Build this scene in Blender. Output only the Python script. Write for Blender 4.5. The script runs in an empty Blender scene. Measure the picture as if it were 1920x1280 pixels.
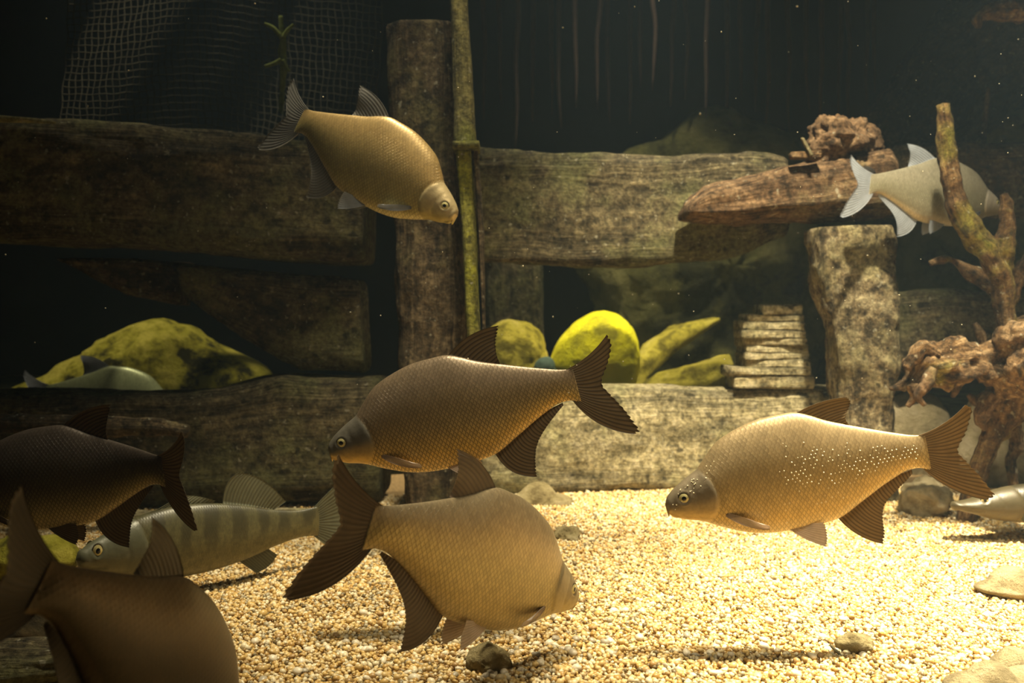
import bpy, math, random
import numpy as np
from mathutils import Vector, Matrix
from mathutils.bvhtree import BVHTree

random.seed(7)
rng = np.random.default_rng(7)
scene = bpy.context.scene
COL = scene.collection

# ---------------------------------------------------------------- camera
F = 1867.0                      # focal length in pixels of the 1920x1280 frame
CAM = np.array([0.0, 0.0, 0.455])
PITCH = -math.atan(40 / F)
cam_data = bpy.data.cameras.new('camera')
cam_data.sensor_width = 36.0
cam_data.lens = F / 1920 * 36.0
cam_data.clip_start = 0.02
cam_data.dof.use_dof = True
cam_data.dof.focus_distance = 1.42
cam_data.dof.aperture_fstop = 5.6
cam = bpy.data.objects.new('camera', cam_data)
cam.location = CAM
cam.rotation_euler = (math.pi / 2 + PITCH, 0, 0)
COL.objects.link(cam)
scene.camera = cam

# ---------------------------------------------------------------- view + world
scene.view_settings.view_transform = 'Standard'
scene.view_settings.look = 'None'
scene.view_settings.gamma = 1.0
scene.view_settings.use_curve_mapping = False
scene.view_settings.exposure = 0.15
scene.cycles.volume_step_rate = 1.0
scene.cycles.volume_bounces = 1

world = bpy.data.worlds.new('world')
scene.world = world
world.use_nodes = True
bg = world.node_tree.nodes['Background']
bg.inputs[0].default_value = (0.55, 0.66, 0.8, 1)
bg.inputs[1].default_value = 0.012


# ---------------------------------------------------------------- lamps over the tank, plus an added front fill
def spot(name, loc, target, watts, size, blend, radius, color=(1.0, 0.9, 0.72)):
    d = bpy.data.lights.new(name, 'SPOT')
    d.energy = watts
    d.spot_size = math.radians(size)
    d.spot_blend = blend
    d.shadow_soft_size = radius
    d.color = color
    o = bpy.data.objects.new(name, d)
    o.location = loc
    o.rotation_euler = (Vector(target) - Vector(loc)).to_track_quat('-Z', 'Y').to_euler()
    COL.objects.link(o)
    return o


WARM = (1.0, 0.89, 0.62)
spot('tank_lamp', (1.25, 1.45, 3.0), (1.02, 1.44, 0.0), 2300, 38, 1.0, 0.04, WARM)
spot('tank_lamp', (0.00, 1.60, 3.0), (-0.06, 1.80, 0.0), 560, 42, 1.0, 0.22, WARM)
spot('tank_lamp', (0.55, 1.10, 3.0), (0.58, 2.62, 0.32), 1050, 29, 1.0, 0.06, WARM)
spot('tank_lamp', (0.34, 2.98, 3.0), (0.30, 3.14, 0.2), 340, 43, 1.0, 0.05, WARM)
spot('tank_lamp', (-1.0, 2.55, 3.0), (-1.0, 3.15, 0.2), 230, 44, 1.0, 0.05, WARM)
spot('tank_lamp', (0.42, 0.35, 2.6), (0.42, 1.85, 0.30), 150, 44, 1.0, 0.10, WARM)  # added front fill that lifts the fish flanks, not a known tank lamp


# ---------------------------------------------------------------- helpers
def at(px, py, Y):
    """world point on the plane y = Y that the pixel (px, py) of the 1920x1280 frame looks at"""
    x = (px - 960) / F
    z = (640 - py) / F
    c, s = math.cos(PITCH), math.sin(PITCH)
    d = np.array([x, c - z * s, s + z * c])
    return CAM + d * (Y / d[1])


def hash3(i):
    i = i.astype(np.int64)
    n = (i[..., 0] * 73856093) ^ (i[..., 1] * 19349663) ^ (i[..., 2] * 83492791)
    n = (n ^ (n >> 13)) * 1274126177
    n = n & 0x7fffffff
    n = (n ^ (n >> 16)) & 0xffff
    return n / 32767.5 - 1.0


def vnoise(P):
    P = np.asarray(P, float)
    i = np.floor(P)
    f = P - i
    f = f * f * (3 - 2 * f)
    out = 0
    for dx in (0, 1):
        wx = f[..., 0] if dx else 1 - f[..., 0]
        for dy in (0, 1):
            wy = f[..., 1] if dy else 1 - f[..., 1]
            for dz in (0, 1):
                wz = f[..., 2] if dz else 1 - f[..., 2]
                out = out + wx * wy * wz * hash3(i + np.array([dx, dy, dz]))
    return out


def fbm(P, octaves=4, gain=0.5):
    out, a, P = 0, 1.0, np.asarray(P, float)
    for k in range(octaves):
        out = out + a * vnoise(P + 17.3 * k)
        P = P * 2.03
        a *= gain
    return out


def hermite(xs, ys, x):
    xs, ys, x = np.asarray(xs, float), np.asarray(ys, float), np.asarray(x, float)
    d = np.diff(ys) / np.diff(xs)
    m = np.empty_like(ys)
    m[0], m[-1] = d[0], d[-1]
    h = np.diff(xs)
    m[1:-1] = (d[:-1] * h[1:] + d[1:] * h[:-1]) / (h[1:] + h[:-1])
    k = np.clip(np.searchsorted(xs, x) - 1, 0, len(xs) - 2)
    t = np.clip((x - xs[k]) / h[k], 0, 1)
    return ((1 + 2 * t) * (1 - t) ** 2 * ys[k] + t * (1 - t) ** 2 * h[k] * m[k]
            + t * t * (3 - 2 * t) * ys[k + 1] + t * t * (t - 1) * h[k] * m[k + 1])


def sstep(a, b, x):
    t = np.clip((np.asarray(x, float) - a) / (b - a), 0, 1)
    return t * t * (3 - 2 * t)


def raw_mesh(name, V, faces, smooth=True, uv=None, attrs=None):
    me = bpy.data.meshes.new(name)
    me.from_pydata(np.asarray(V, float).tolist(), [], faces)
    if smooth:
        me.polygons.foreach_set('use_smooth', np.ones(len(me.polygons), bool))
    if uv is not None:
        L = me.uv_layers.new(name='UVMap')
        idx = np.empty(len(me.loops), int)
        me.loops.foreach_get('vertex_index', idx)
        L.data.foreach_set('uv', np.asarray(uv, float)[idx].ravel())
    for k, v in (attrs or {}).items():
        a = me.attributes.new(k, 'FLOAT', 'POINT')
        a.data.foreach_set('value', np.asarray(v, float))
    me.update()
    return me


def link(name, me, mat, parent=None):
    o = bpy.data.objects.new(name, me)
    if mat is not None and len(me.materials) == 0:
        me.materials.append(mat)
    COL.objects.link(o)
    if parent is not None:
        o.parent = parent
    return o


def tag(o, label=None, cat=None, group=None, kind=None):
    if label: o['label'] = label
    if cat: o['category'] = cat
    if group: o['group'] = group
    if kind: o['kind'] = kind
    return o


def world_obj(name, V, faces, mat, parent=None, smooth=True, uv=None, attrs=None):
    """mesh given in world coordinates; its origin goes to its base (or to its parent's frame)"""
    V = np.asarray(V, float)
    if parent is None:
        org = np.array([V[:, 0].mean(), V[:, 1].mean(), V[:, 2].min()])
        o = link(name, raw_mesh(name, V - org, faces, smooth, uv, attrs), mat)
        o.location = org
    else:
        org = np.array(parent.location)
        o = link(name, raw_mesh(name, V - org, faces, smooth, uv, attrs), mat, parent)
    return o


def empty(name, loc):
    o = bpy.data.objects.new(name, None)
    o.location = loc
    o.empty_display_size = 0.05
    COL.objects.link(o)
    return o


def grid_faces(n, m, wrap_m=True):
    f = []
    for i in range(n - 1):
        for j in range(m if wrap_m else m - 1):
            k = (j + 1) % m
            f.append((i * m + j, i * m + k, (i + 1) * m + k, (i + 1) * m + j))
    return f


def flip(faces):
    return [tuple(reversed(f)) for f in faces]


# ---------------------------------------------------------------- materials
def new_mat(name):
    m = bpy.data.materials.new(name)
    m.use_nodes = True
    nt = m.node_tree
    b = nt.nodes['Principled BSDF']
    return m, nt, b


def nd(nt, typ, **kw):
    n = nt.nodes.new(typ)
    for k, v in kw.items():
        if isinstance(k, str) and hasattr(n, k):
            setattr(n, k, v)
    return n


def mth(nt, op, a, b=None, c=None):
    n = nt.nodes.new('ShaderNodeMath')
    n.operation = op
    for i, v in enumerate((a, b, c)):
        if v is None: continue
        if isinstance(v, (int, float)): n.inputs[i].default_value = v
        else: nt.links.new(v, n.inputs[i])
    return n.outputs[0]


def mixc(nt, fac, a, b, blend='MIX'):
    n = nt.nodes.new('ShaderNodeMix')
    n.data_type = 'RGBA'
    n.blend_type = blend
    for s, v in ((n.inputs[0], fac), (n.inputs[6], a), (n.inputs[7], b)):
        if isinstance(v, (int, float)): s.default_value = v
        elif isinstance(v, tuple): s.default_value = (*v[:3], 1)
        else: nt.links.new(v, s)
    return n.outputs[2]


def ramp(nt, fac, stops, interp='LINEAR'):
    n = nt.nodes.new('ShaderNodeValToRGB')
    n.color_ramp.interpolation = interp
    el = n.color_ramp.elements
    while len(el) < len(stops): el.new(0.5)
    for e, (p, c) in zip(el, stops):
        e.position = p
        e.color = (*c[:3], 1) if isinstance(c, tuple) else (c, c, c, 1)
    nt.links.new(fac, n.inputs[0])
    return n.outputs[0]


def noise(nt, vec, scale, detail=4, rough=0.6, mapscale=None):
    if mapscale:
        mp = nt.nodes.new('ShaderNodeMapping')
        mp.inputs['Scale'].default_value = mapscale
        nt.links.new(vec, mp.inputs[0])
        vec = mp.outputs[0]
    n = nt.nodes.new('ShaderNodeTexNoise')
    n.inputs['Scale'].default_value = scale
    n.inputs['Detail'].default_value = detail
    n.inputs['Roughness'].default_value = rough
    nt.links.new(vec, n.inputs['Vector'])
    return n.outputs['Fac']


def bump(nt, b, height, strength, dist=0.01):
    n = nt.nodes.new('ShaderNodeBump')
    n.inputs['Strength'].default_value = strength
    n.inputs['Distance'].default_value = dist
    nt.links.new(height, n.inputs['Height'])
    nt.links.new(n.outputs[0], b.inputs['Normal'])


def wood_mat(name, dark, mid, light, algae, amount=0.5, grain=1.0):
    m, nt, b = new_mat(name)
    tc = nt.nodes.new('ShaderNodeTexCoord')
    uv, ob = tc.outputs['UV'], tc.outputs['Object']
    g = noise(nt, uv, 1.0, 6, 0.65, (7, 90, 1))
    g2 = noise(nt, uv, 1.0, 4, 0.6, (2.5, 22, 1))
    mott = noise(nt, ob, 30, 7, 0.74)
    big = noise(nt, ob, 5.5, 3, 0.55)
    c = ramp(nt, mth(nt, 'ADD', mth(nt, 'MULTIPLY', g, 0.45 * grain), mth(nt, 'MULTIPLY', mott, 1 - 0.45 * grain)),
             [(0.40, dark), (0.5, mid), (0.61, light)])
    streak = ramp(nt, g2, [(0.38, 0.22), (0.52, 1.0)])
    c = mixc(nt, 0.65, c, streak, 'MULTIPLY')
    am = ramp(nt, mth(nt, 'ADD', mth(nt, 'MULTIPLY', big, 0.7), mth(nt, 'MULTIPLY', mott, 0.3)),
              [(0.62 - 0.28 * amount, 0.0), (0.76 - 0.28 * amount, 1.0)])
    alg = mixc(nt, mott, tuple(0.35 * x for x in algae), algae)
    c = mixc(nt, mth(nt, 'MULTIPLY', am, 0.8), c, alg)
    fine = ramp(nt, noise(nt, ob, 95, 4, 0.7), [(0.38, 0.45), (0.6, 1.35)])
    c = mixc(nt, 0.8, c, fine, 'MULTIPLY')
    pit = ramp(nt, noise(nt, ob, 34, 2, 0.5), [(0.30, 0.15), (0.38, 1.0)])
    c = mixc(nt, 0.8, c, pit, 'MULTIPLY')
    spk = ramp(nt, noise(nt, ob, 70, 2, 0.5), [(0.66, 0.0), (0.72, 1.0)])
    c = mixc(nt, mth(nt, 'MULTIPLY', spk, 0.5), c, (0.50, 0.48, 0.36))
    nt.links.new(c, b.inputs['Base Color'])
    b.inputs['Roughness'].default_value = 0.85
    b.inputs['Specular IOR Level'].default_value = 0.25
    h = mth(nt, 'ADD', mth(nt, 'MULTIPLY', g, 0.7), mth(nt, 'MULTIPLY', mott, 0.8))
    bump(nt, b, h, 1.0, 0.02)
    return m


def rock_mat(name, dark, mid, light, scale=14, patch=0.5):
    m, nt, b = new_mat(name)
    ob = nt.nodes.new('ShaderNodeTexCoord').outputs['Object']
    n1 = noise(nt, ob, scale, 6, 0.65)
    n2 = noise(nt, ob, scale * 0.35, 3, 0.5)
    f = mth(nt, 'ADD', mth(nt, 'MULTIPLY', n1, 0.5), mth(nt, 'MULTIPLY', n2, 0.5))
    c = ramp(nt, f, [(0.41, dark), (0.44 + 0.1 * patch, mid), (0.58, light)])
    nt.links.new(c, b.inputs['Base Color'])
    b.inputs['Roughness'].default_value = 0.9
    b.inputs['Specular IOR Level'].default_value = 0.2
    bump(nt, b, noise(nt, ob, scale * 4, 6, 0.75), 0.9, 0.02)
    return m


def plain_mat(name, col, rough=0.8, var=0.3, scale=30):
    m, nt, b = new_mat(name)
    ob = nt.nodes.new('ShaderNodeTexCoord').outputs['Object']
    n = noise(nt, ob, scale, 4, 0.6)
    c = ramp(nt, n, [(0.3, tuple(x * (1 - var) for x in col)), (0.7, tuple(min(1, x * (1 + var)) for x in col))])
    nt.links.new(c, b.inputs['Base Color'])
    b.inputs['Roughness'].default_value = rough
    b.inputs['Specular IOR Level'].default_value = 0.25
    return m


def fish_mat(name, back, flank, low, belly, head, nu=116, nv=41, scale_dark=0.7, sheen=0.35, bars=None, bumpy=0.45):
    m, nt, b = new_mat(name)
    tc = nt.nodes.new('ShaderNodeTexCoord')
    sep = nt.nodes.new('ShaderNodeSeparateXYZ')
    nt.links.new(tc.outputs['UV'], sep.inputs[0])
    U = mth(nt, 'MULTIPLY', sep.outputs[0], nu)
    V = mth(nt, 'MULTIPLY', sep.outputs[1], nv)
    colm = mth(nt, 'FLOOR', U)
    fx = mth(nt, 'SUBTRACT', U, colm)
    v1 = mth(nt, 'ADD', V, mth(nt, 'MULTIPLY', mth(nt, 'FLOORED_MODULO', colm, 2.0), 0.5))
    fv = mth(nt, 'SUBTRACT', mth(nt, 'FRACT', v1), 0.5)
    arc = mth(nt, 'SUBTRACT', 1.0, mth(nt, 'MULTIPLY', mth(nt, 'MULTIPLY', fv, fv), 4.0))
    ins = mth(nt, 'LESS_THAN', fx, arc)
    out = mth(nt, 'SUBTRACT', 1.0, ins)
    h = mth(nt, 'MULTIPLY', mth(nt, 'ADD', mth(nt, 'SUBTRACT', fx, out), 1.0), 0.5)
    dline = mth(nt, 'ABSOLUTE', mth(nt, 'SUBTRACT', fx, arc))
    idc = mth(nt, 'ADD', colm, out)
    idv = mth(nt, 'FLOOR', mth(nt, 'ADD', v1, mth(nt, 'MULTIPLY', out, 0.5)))
    av = nd(nt, 'ShaderNodeAttribute', attribute_name='vert').outputs['Fac']
    ah = nd(nt, 'ShaderNodeAttribute', attribute_name='head').outputs['Fac']
    ob = tc.outputs['Object']
    n = noise(nt, ob, 7, 4, 0.6)
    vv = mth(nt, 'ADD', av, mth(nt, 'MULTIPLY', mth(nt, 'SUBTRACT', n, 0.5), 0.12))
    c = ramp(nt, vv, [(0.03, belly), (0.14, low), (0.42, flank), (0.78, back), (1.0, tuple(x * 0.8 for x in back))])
    edge = ramp(nt, dline, [(0.0, 0.0), (0.16, 0.25), (0.42, 1.0)])
    noscale = mth(nt, 'SUBTRACT', 1.0, ah)
    amt = mth(nt, 'MULTIPLY', mth(nt, 'MULTIPLY', noscale, scale_dark), ramp(nt, vv, [(0.35, 1.0), (0.8, 0.45)]))
    sc = mixc(nt, amt, (1, 1, 1), edge)
    c = mixc(nt, 1.0, c, sc, 'MULTIPLY')
    # scale by scale tint
    cell = nt.nodes.new('ShaderNodeTexWhiteNoise')
    cell.noise_dimensions = '2D'
    cv = nt.nodes.new('ShaderNodeCombineXYZ')
    nt.links.new(idc, cv.inputs[0])
    nt.links.new(idv, cv.inputs[1])
    nt.links.new(cv.outputs[0], cell.inputs['Vector'])
    tint = mth(nt, 'ADD', 0.88, mth(nt, 'MULTIPLY', cell.outputs['Value'], 0.24))
    c = mixc(nt, noscale, c, mixc(nt, 1.0, c, tint, 'MULTIPLY'))
    if bars:
        wv = mth(nt, 'SINE', mth(nt, 'ADD', mth(nt, 'MULTIPLY', sep.outputs[0], 58), mth(nt, 'MULTIPLY', n, 7)))
        bf = mth(nt, 'MULTIPLY', ramp(nt, mth(nt, 'ADD', mth(nt, 'MULTIPLY', wv, 0.5), 0.5), [(0.35, 0.0), (0.8, 1.0)]),
                 ramp(nt, vv, [(0.3, 0.0), (0.6, 1.0)]))
        c = mixc(nt, mth(nt, 'MULTIPLY', bf, 0.75), c, bars)
        sp = ramp(nt, noise(nt, ob, 45, 4, 0.7), [(0.45, 0.0), (0.6, 1.0)])
        c = mixc(nt, mth(nt, 'MULTIPLY', sp, 0.35), c, bars)
    hc = mixc(nt, ramp(nt, vv, [(0.12, 0.0), (0.5, 1.0)]), low, head)
    hc = mixc(nt, ramp(nt, noise(nt, ob, 38, 4, 0.65), [(0.4, 0.0), (0.7, 0.35)]), hc, tuple(x * 0.45 for x in head))
    c = mixc(nt, ah, c, hc)
    nt.links.new(c, b.inputs['Base Color'])
    b.inputs['Metallic'].default_value = sheen
    b.inputs['Roughness'].default_value = 0.42
    b.inputs['Specular IOR Level'].default_value = 0.5
    hh = mth(nt, 'MULTIPLY', mth(nt, 'MULTIPLY', mth(nt, 'SUBTRACT', mth(nt, 'MULTIPLY', h, h), 0.0), noscale), 1.0)
    hh = mth(nt, 'ADD', hh, mth(nt, 'MULTIPLY', noise(nt, ob, 60, 3, 0.6), mth(nt, 'MULTIPLY', ah, 0.5)))
    bump(nt, b, hh, bumpy, 0.0016)
    return m


def fin_mat(name, col, raycol, trans=0.4, nr=1.0):
    m, nt, b = new_mat(name)
    tc = nt.nodes.new('ShaderNodeTexCoord')
    sep = nt.nodes.new('ShaderNodeSeparateXYZ')
    nt.links.new(tc.outputs['UV'], sep.inputs[0])
    fr = mth(nt, 'ABSOLUTE', mth(nt, 'SINE', mth(nt, 'MULTIPLY', sep.outputs[0], math.pi)))
    f = ramp(nt, fr, [(0.25, 1.0), (0.8, 0.0)])
    c = mixc(nt, mth(nt, 'MULTIPLY', f, 0.8), col, raycol)
    n = noise(nt, tc.outputs['Object'], 22, 4, 0.6)
    c = mixc(nt, ramp(nt, n, [(0.4, 0.0), (0.7, 0.4)]), c, tuple(x * 0.5 for x in col))
    nt.links.new(c, b.inputs['Base Color'])
    b.inputs['Roughness'].default_value = 0.45
    tr = nt.nodes.new('ShaderNodeBsdfTranslucent')
    nt.links.new(c, tr.inputs[0])
    mx = nt.nodes.new('ShaderNodeMixShader')
    mx.inputs[0].default_value = trans
    nt.links.new(b.outputs[0], mx.inputs[1])
    nt.links.new(tr.outputs[0], mx.inputs[2])
    nt.links.new(mx.outputs[0], nt.nodes['Material Output'].inputs['Surface'])
    return m


# ---------------------------------------------------------------- shape makers
def tube_arrays(path, radii, sides=12, bump_amp=0.0, freq=20.0, seed=0.0, fine=None, squash=1.0):
    P = np.asarray(path, float)
    R = np.asarray(radii, float) * np.ones(len(P))
    if fine:
        t0 = np.linspace(0, 1, len(P)); t1 = np.linspace(0, 1, fine)
        P = np.stack([hermite(t0, P[:, k], t1) for k in range(3)], 1)
        R = hermite(t0, R, t1)
    T = np.gradient(P, axis=0)
    T /= np.linalg.norm(T, axis=1)[:, None] + 1e-12
    up = np.array([0, 0, 1.0]) if abs(T[0][2]) < 0.9 else np.array([0, 1.0, 0])
    A = np.cross(T[0], up); A /= np.linalg.norm(A)
    n = len(P)
    V = np.empty((n, sides, 3)); UV = np.empty((n, sides, 2))
    L = np.concatenate([[0], np.cumsum(np.linalg.norm(np.diff(P, axis=0), axis=1))])
    ph = np.linspace(0, 2 * math.pi, sides, endpoint=False)
    for i in range(n):
        A = A - T[i] * np.dot(A, T[i]); A /= np.linalg.norm(A)
        B = np.cross(T[i], A)
        ring = np.cos(ph)[:, None] * A + np.sin(ph)[:, None] * B * squash
        r = R[i] * np.ones(sides)
        if bump_amp:
            q = P[i] + ring * R[i]
            r = r * (1 + bump_amp * fbm(q * freq + seed, 3) * 0.7)
        V[i] = P[i] + ring * r[:, None]
        UV[i, :, 0] = L[i]
        UV[i, :, 1] = ph / (2 * math.pi) * 6.28 * max(R.mean(), 1e-4)
    V = V.reshape(-1, 3); UV = UV.reshape(-1, 2)
    faces = flip(grid_faces(n, sides))
    V = np.vstack([V, P[0] - T[0] * R[0] * 0.3, P[-1] + T[-1] * R[-1] * 0.3])
    UV = np.vstack([UV, [[0, 0], [L[-1], 0]]])
    a, b = len(V) - 2, len(V) - 1
    for j in range(sides):
        k = (j + 1) % sides
        faces.append((a, j, k))
        faces.append((b, (n - 1) * sides + k, (n - 1) * sides + j))
    return V, faces, UV


def tube(name, path, radii, mat, parent=None, **kw):
    V, f, UV = tube_arrays(path, radii, **kw)
    return world_obj(name, V, f, mat, parent, uv=UV)


def timber(name, A, B, Y, thick, mat, label=None, cat='timber', group=None, amp=0.006, freq=(5, 34), seed=0.0,
           n=110, m=56, power=5.0, parent=None, kind=None, roundend=0.5):
    """old squared timber: edges A and B are pixel polylines along its length, Y its front depth (a pair), thick its depth"""
    def poly(pts, s):
        pts = np.asarray(pts, float)
        d = np.concatenate([[0], np.cumsum(np.linalg.norm(np.diff(pts, axis=0), axis=1))]); d /= d[-1]
        return np.stack([np.interp(s, d, pts[:, 0]), np.interp(s, d, pts[:, 1])], 1)
    s = np.linspace(0, 1, n)
    a2, b2 = poly(A, s), poly(B, s)
    y0, y1 = Y
    a = np.array([at(*p, y0 + (y1 - y0) * t) for p, t in zip(a2, s)])
    b = np.array([at(*p, y0 + (y1 - y0) * t) for p, t in zip(b2, s)])
    c, hv = (a + b) / 2, (a - b) / 2
    ax = c[-1] - c[0]; Ltot = np.linalg.norm(ax); ax /= Ltot
    ph = np.linspace(0, 2 * math.pi, m, endpoint=False)
    e = 2 / power
    cz = np.sign(np.cos(ph)) * np.abs(np.cos(ph)) ** e
    sy = np.sign(np.sin(ph)) * np.abs(np.sin(ph)) ** e
    V = c[:, None, :] + hv[:, None, :] * cz[None, :, None]
    V[:, :, 1] += thick / 2 + sy[None, :] * thick / 2
    # noise in a frame stretched along the timber
    w = V.reshape(-1, 3)
    along = (w @ ax)
    off = w - along[:, None] * ax
    q = off * freq[1] + ax * (along * freq[0])[:, None] + seed
    ctr = np.repeat(c + np.array([0, thick / 2, 0]), m, axis=0)
    nrm = w - ctr
    nrm /= np.linalg.norm(nrm, axis=1)[:, None] + 1e-9
    d = fbm(q, 4, 0.55) * amp + fbm(w * 9 + seed, 2) * amp * 0.8
    w = w + nrm * d[:, None]
    V = w.reshape(n, m, 3)
    for i, k in ((0, 1 - 0.08 * roundend), (n - 1, 1 - 0.08 * roundend)):
        V[i] = V[i].mean(0) + (V[i] - V[i].mean(0)) * k
    per = np.linalg.norm(hv, axis=1).mean() * 4 + thick * 2
    UV = np.zeros((n, m, 2))
    UV[:, :, 0] = (s * Ltot)[:, None]
    UV[:, :, 1] = (np.abs(ph - math.pi) / (2 * math.pi) * per)[None, :]
    V = V.reshape(-1, 3); UV = UV.reshape(-1, 2)
    faces = grid_faces(n, m)
    ea, eb = V[:m].mean(0), V[-m:].mean(0)
    V = np.vstack([V, ea, eb]); UV = np.vstack([UV, [[0, 0], [Ltot, 0]]])
    ia, ib = len(V) - 2, len(V) - 1
    for j in range(m):
        k = (j + 1) % m
        faces.append((ia, k, j)); faces.append((ib, (n - 1) * m + j, (n - 1) * m + k))
    # make normals face outwards whichever way the edges were given
    f0 = faces[m * (n // 2)]
    nn = np.cross(V[f0[1]] - V[f0[0]], V[f0[2]] - V[f0[0]])
    if np.dot(nn, V[f0[0]] - ctr[m * (n // 2)]) < 0:
        faces = flip(faces)
    o = world_obj(name, V, faces, mat, parent, uv=UV)
    if parent is None:
        tag(o, label, cat, group, kind or 'thing')
    return o


def rock(name, outline, Y, thick, mat, label=None, cat='rock', group=None, amp=0.012, freq=9, seed=0.0, nt_=110, nf=44,
         flat=1.0, parent=None, facet=0.0):
    """boulder with the given pixel outline as its silhouette at depth Y; thick is half its depth"""
    P = np.array([at(x, y, Y) for x, y in outline])
    c = (P.max(0) + P.min(0)) / 2
    th = np.arctan2(P[:, 2] - c[2], P[:, 0] - c[0])
    r = np.hypot(P[:, 2] - c[2], P[:, 0] - c[0])
    o_ = np.argsort(th); th, r = th[o_], r[o_]
    tt = np.linspace(-math.pi, math.pi, nt_, endpoint=False)
    rr = np.interp(tt, np.concatenate([th - 2 * math.pi, th, th + 2 * math.pi]), np.tile(r, 3))
    rr = (np.roll(rr, 1) + 2 * rr + np.roll(rr, -1)) / 4
    fi = np.linspace(-math.pi / 2, math.pi / 2, nf + 2)[1:-1]
    ci = np.cos(fi) ** flat
    V = np.empty((nf, nt_, 3))
    V[:, :, 0] = c[0] + ci[:, None] * (rr * np.cos(tt))[None]
    V[:, :, 2] = c[2] + ci[:, None] * (rr * np.sin(tt))[None]
    V[:, :, 1] = c[1] + np.sin(fi)[:, None] * thick
    V = V.reshape(-1, 3)
    V = np.vstack([V, c - [0, thick, 0], c + [0, thick, 0]])
    nrm = V - c; nrm /= np.linalg.norm(nrm, axis=1)[:, None]
    V = V + nrm * (fbm(V * freq + seed, 5, 0.55) * amp)[:, None]
    faces = grid_faces(nf, nt_)
    a, b = len(V) - 2, len(V) - 1
    for j in range(nt_):
        k = (j + 1) % nt_
        faces.append((a, k, j)); faces.append((b, (nf - 1) * nt_ + j, (nf - 1) * nt_ + k))
    ob = world_obj(name, V, flip(faces), mat, parent)
    if parent is None:
        tag(ob, label, cat, group)
    return ob


def box(name, x0, x1, y0, y1, z0, z1, mat, kind='structure'):
    V = [(x, y, z) for x in (x0, x1) for y in (y0, y1) for z in (z0, z1)]
    f = [(0, 1, 3, 2), (4, 6, 7, 5), (0, 4, 5, 1), (2, 3, 7, 6), (0, 2, 6, 4), (1, 5, 7, 3)]
    o = world_obj(name, V, f, mat, smooth=False)
    o['kind'] = kind
    return o


# ================================================================ SETTING
M_dark = plain_mat('dark_tank_wall', (0.016, 0.020, 0.026), 0.9, 0.4, 3)
M_bed = plain_mat('gravel_bed', (0.36, 0.24, 0.11), 0.9, 0.5, 160)
M_fill = rock_mat('rubble_fill', (0.03, 0.03, 0.012), (0.07, 0.07, 0.025), (0.14, 0.13, 0.05), 12)

box('wall_back', -3.0, 3.0, 4.6, 4.7, -0.1, 2.8, M_dark)
box('wall_left', -3.1, -3.0, -0.6, 4.7, -0.1, 2.8, M_dark)
box('wall_right', 3.0, 3.1, -0.6, 4.7, -0.1, 2.8, M_dark)


def ground_z(x, y):
    x, y = np.asarray(x, float), np.asarray(y, float)
    P = np.stack([x * 2.2, y * 2.2, np.zeros_like(x)], -1)
    z = 0.012 * fbm(P, 2)
    z = z + 0.018 * sstep(0.0, 0.7, x) * sstep(2.0, 2.6, y)
    z = z - 0.012 * sstep(-0.25, -0.8, x)
    return z


gx, gy = np.meshgrid(np.linspace(-3, 3, 90), np.linspace(-0.6, 4.6, 80))
gz = ground_z(gx, gy) - 0.004
gv = np.stack([gx.ravel(), gy.ravel(), gz.ravel()], 1)
fl = world_obj('floor', gv, grid_faces(80, 90, False), M_bed)
fl['kind'] = 'structure'
tr = box('floor_rear', -3.0, 3.0, 2.95, 4.6, -0.05, 0.20, M_fill)

# water: a thin haze fills the whole tank
m, nt, b = new_mat('tank_water')
nt.nodes.remove(b)
vs = nt.nodes.new('ShaderNodeVolumeScatter')
vs.inputs['Color'].default_value = (0.52, 0.76, 1.0, 1)
vs.inputs['Density'].default_value = 0.016
vs.inputs['Anisotropy'].default_value = 0.35
nt.links.new(vs.outputs[0], nt.nodes['Material Output'].inputs['Volume'])
box('tank_water', -2.98, 2.98, -0.55, 4.58, -0.08, 2.75, m)

# ================================================================ OLD TIMBER FRAME
W_brown = wood_mat('wood_brown', (0.022, 0.015, 0.008), (0.10, 0.07, 0.037), (0.25, 0.185, 0.105), (0.20, 0.18, 0.07), 0.35)
W_olive = wood_mat('wood_olive', (0.03, 0.024, 0.014), (0.12, 0.095, 0.05), (0.27, 0.22, 0.12), (0.22, 0.22, 0.09), 0.55)
W_pale = wood_mat('wood_pale', (0.17, 0.14, 0.07), (0.42, 0.36, 0.20), (0.60, 0.52, 0.33), (0.48, 0.46, 0.20), 0.4, 0.5)
W_crust = wood_mat('wood_crust', (0.05, 0.038, 0.02), (0.20, 0.15, 0.08), (0.44, 0.37, 0.22), (0.36, 0.32, 0.15), 0.5, 0.35)
W_red = wood_mat('wood_red', (0.04, 0.022, 0.011), (0.17, 0.10, 0.05), (0.34, 0.22, 0.12), (0.22, 0.19, 0.08), 0.25)
W_green = wood_mat('wood_green', (0.05, 0.045, 0.015), (0.17, 0.15, 0.05), (0.30, 0.27, 0.10), (0.24, 0.25, 0.04), 0.5)
W_lime = wood_mat('wood_lime', (0.06, 0.06, 0.012), (0.22, 0.21, 0.04), (0.38, 0.36, 0.09), (0.40, 0.42, 0.02), 0.75)
W_root = wood_mat('wood_root', (0.03, 0.017, 0.008), (0.19, 0.108, 0.045), (0.44, 0.30, 0.16), (0.30, 0.34, 0.02), 0.18)
W_rootgreen = wood_mat('wood_root_green', (0.04, 0.022, 0.009), (0.19, 0.105, 0.04), (0.40, 0.26, 0.12), (0.30, 0.34, 0.01), 0.38)

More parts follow.
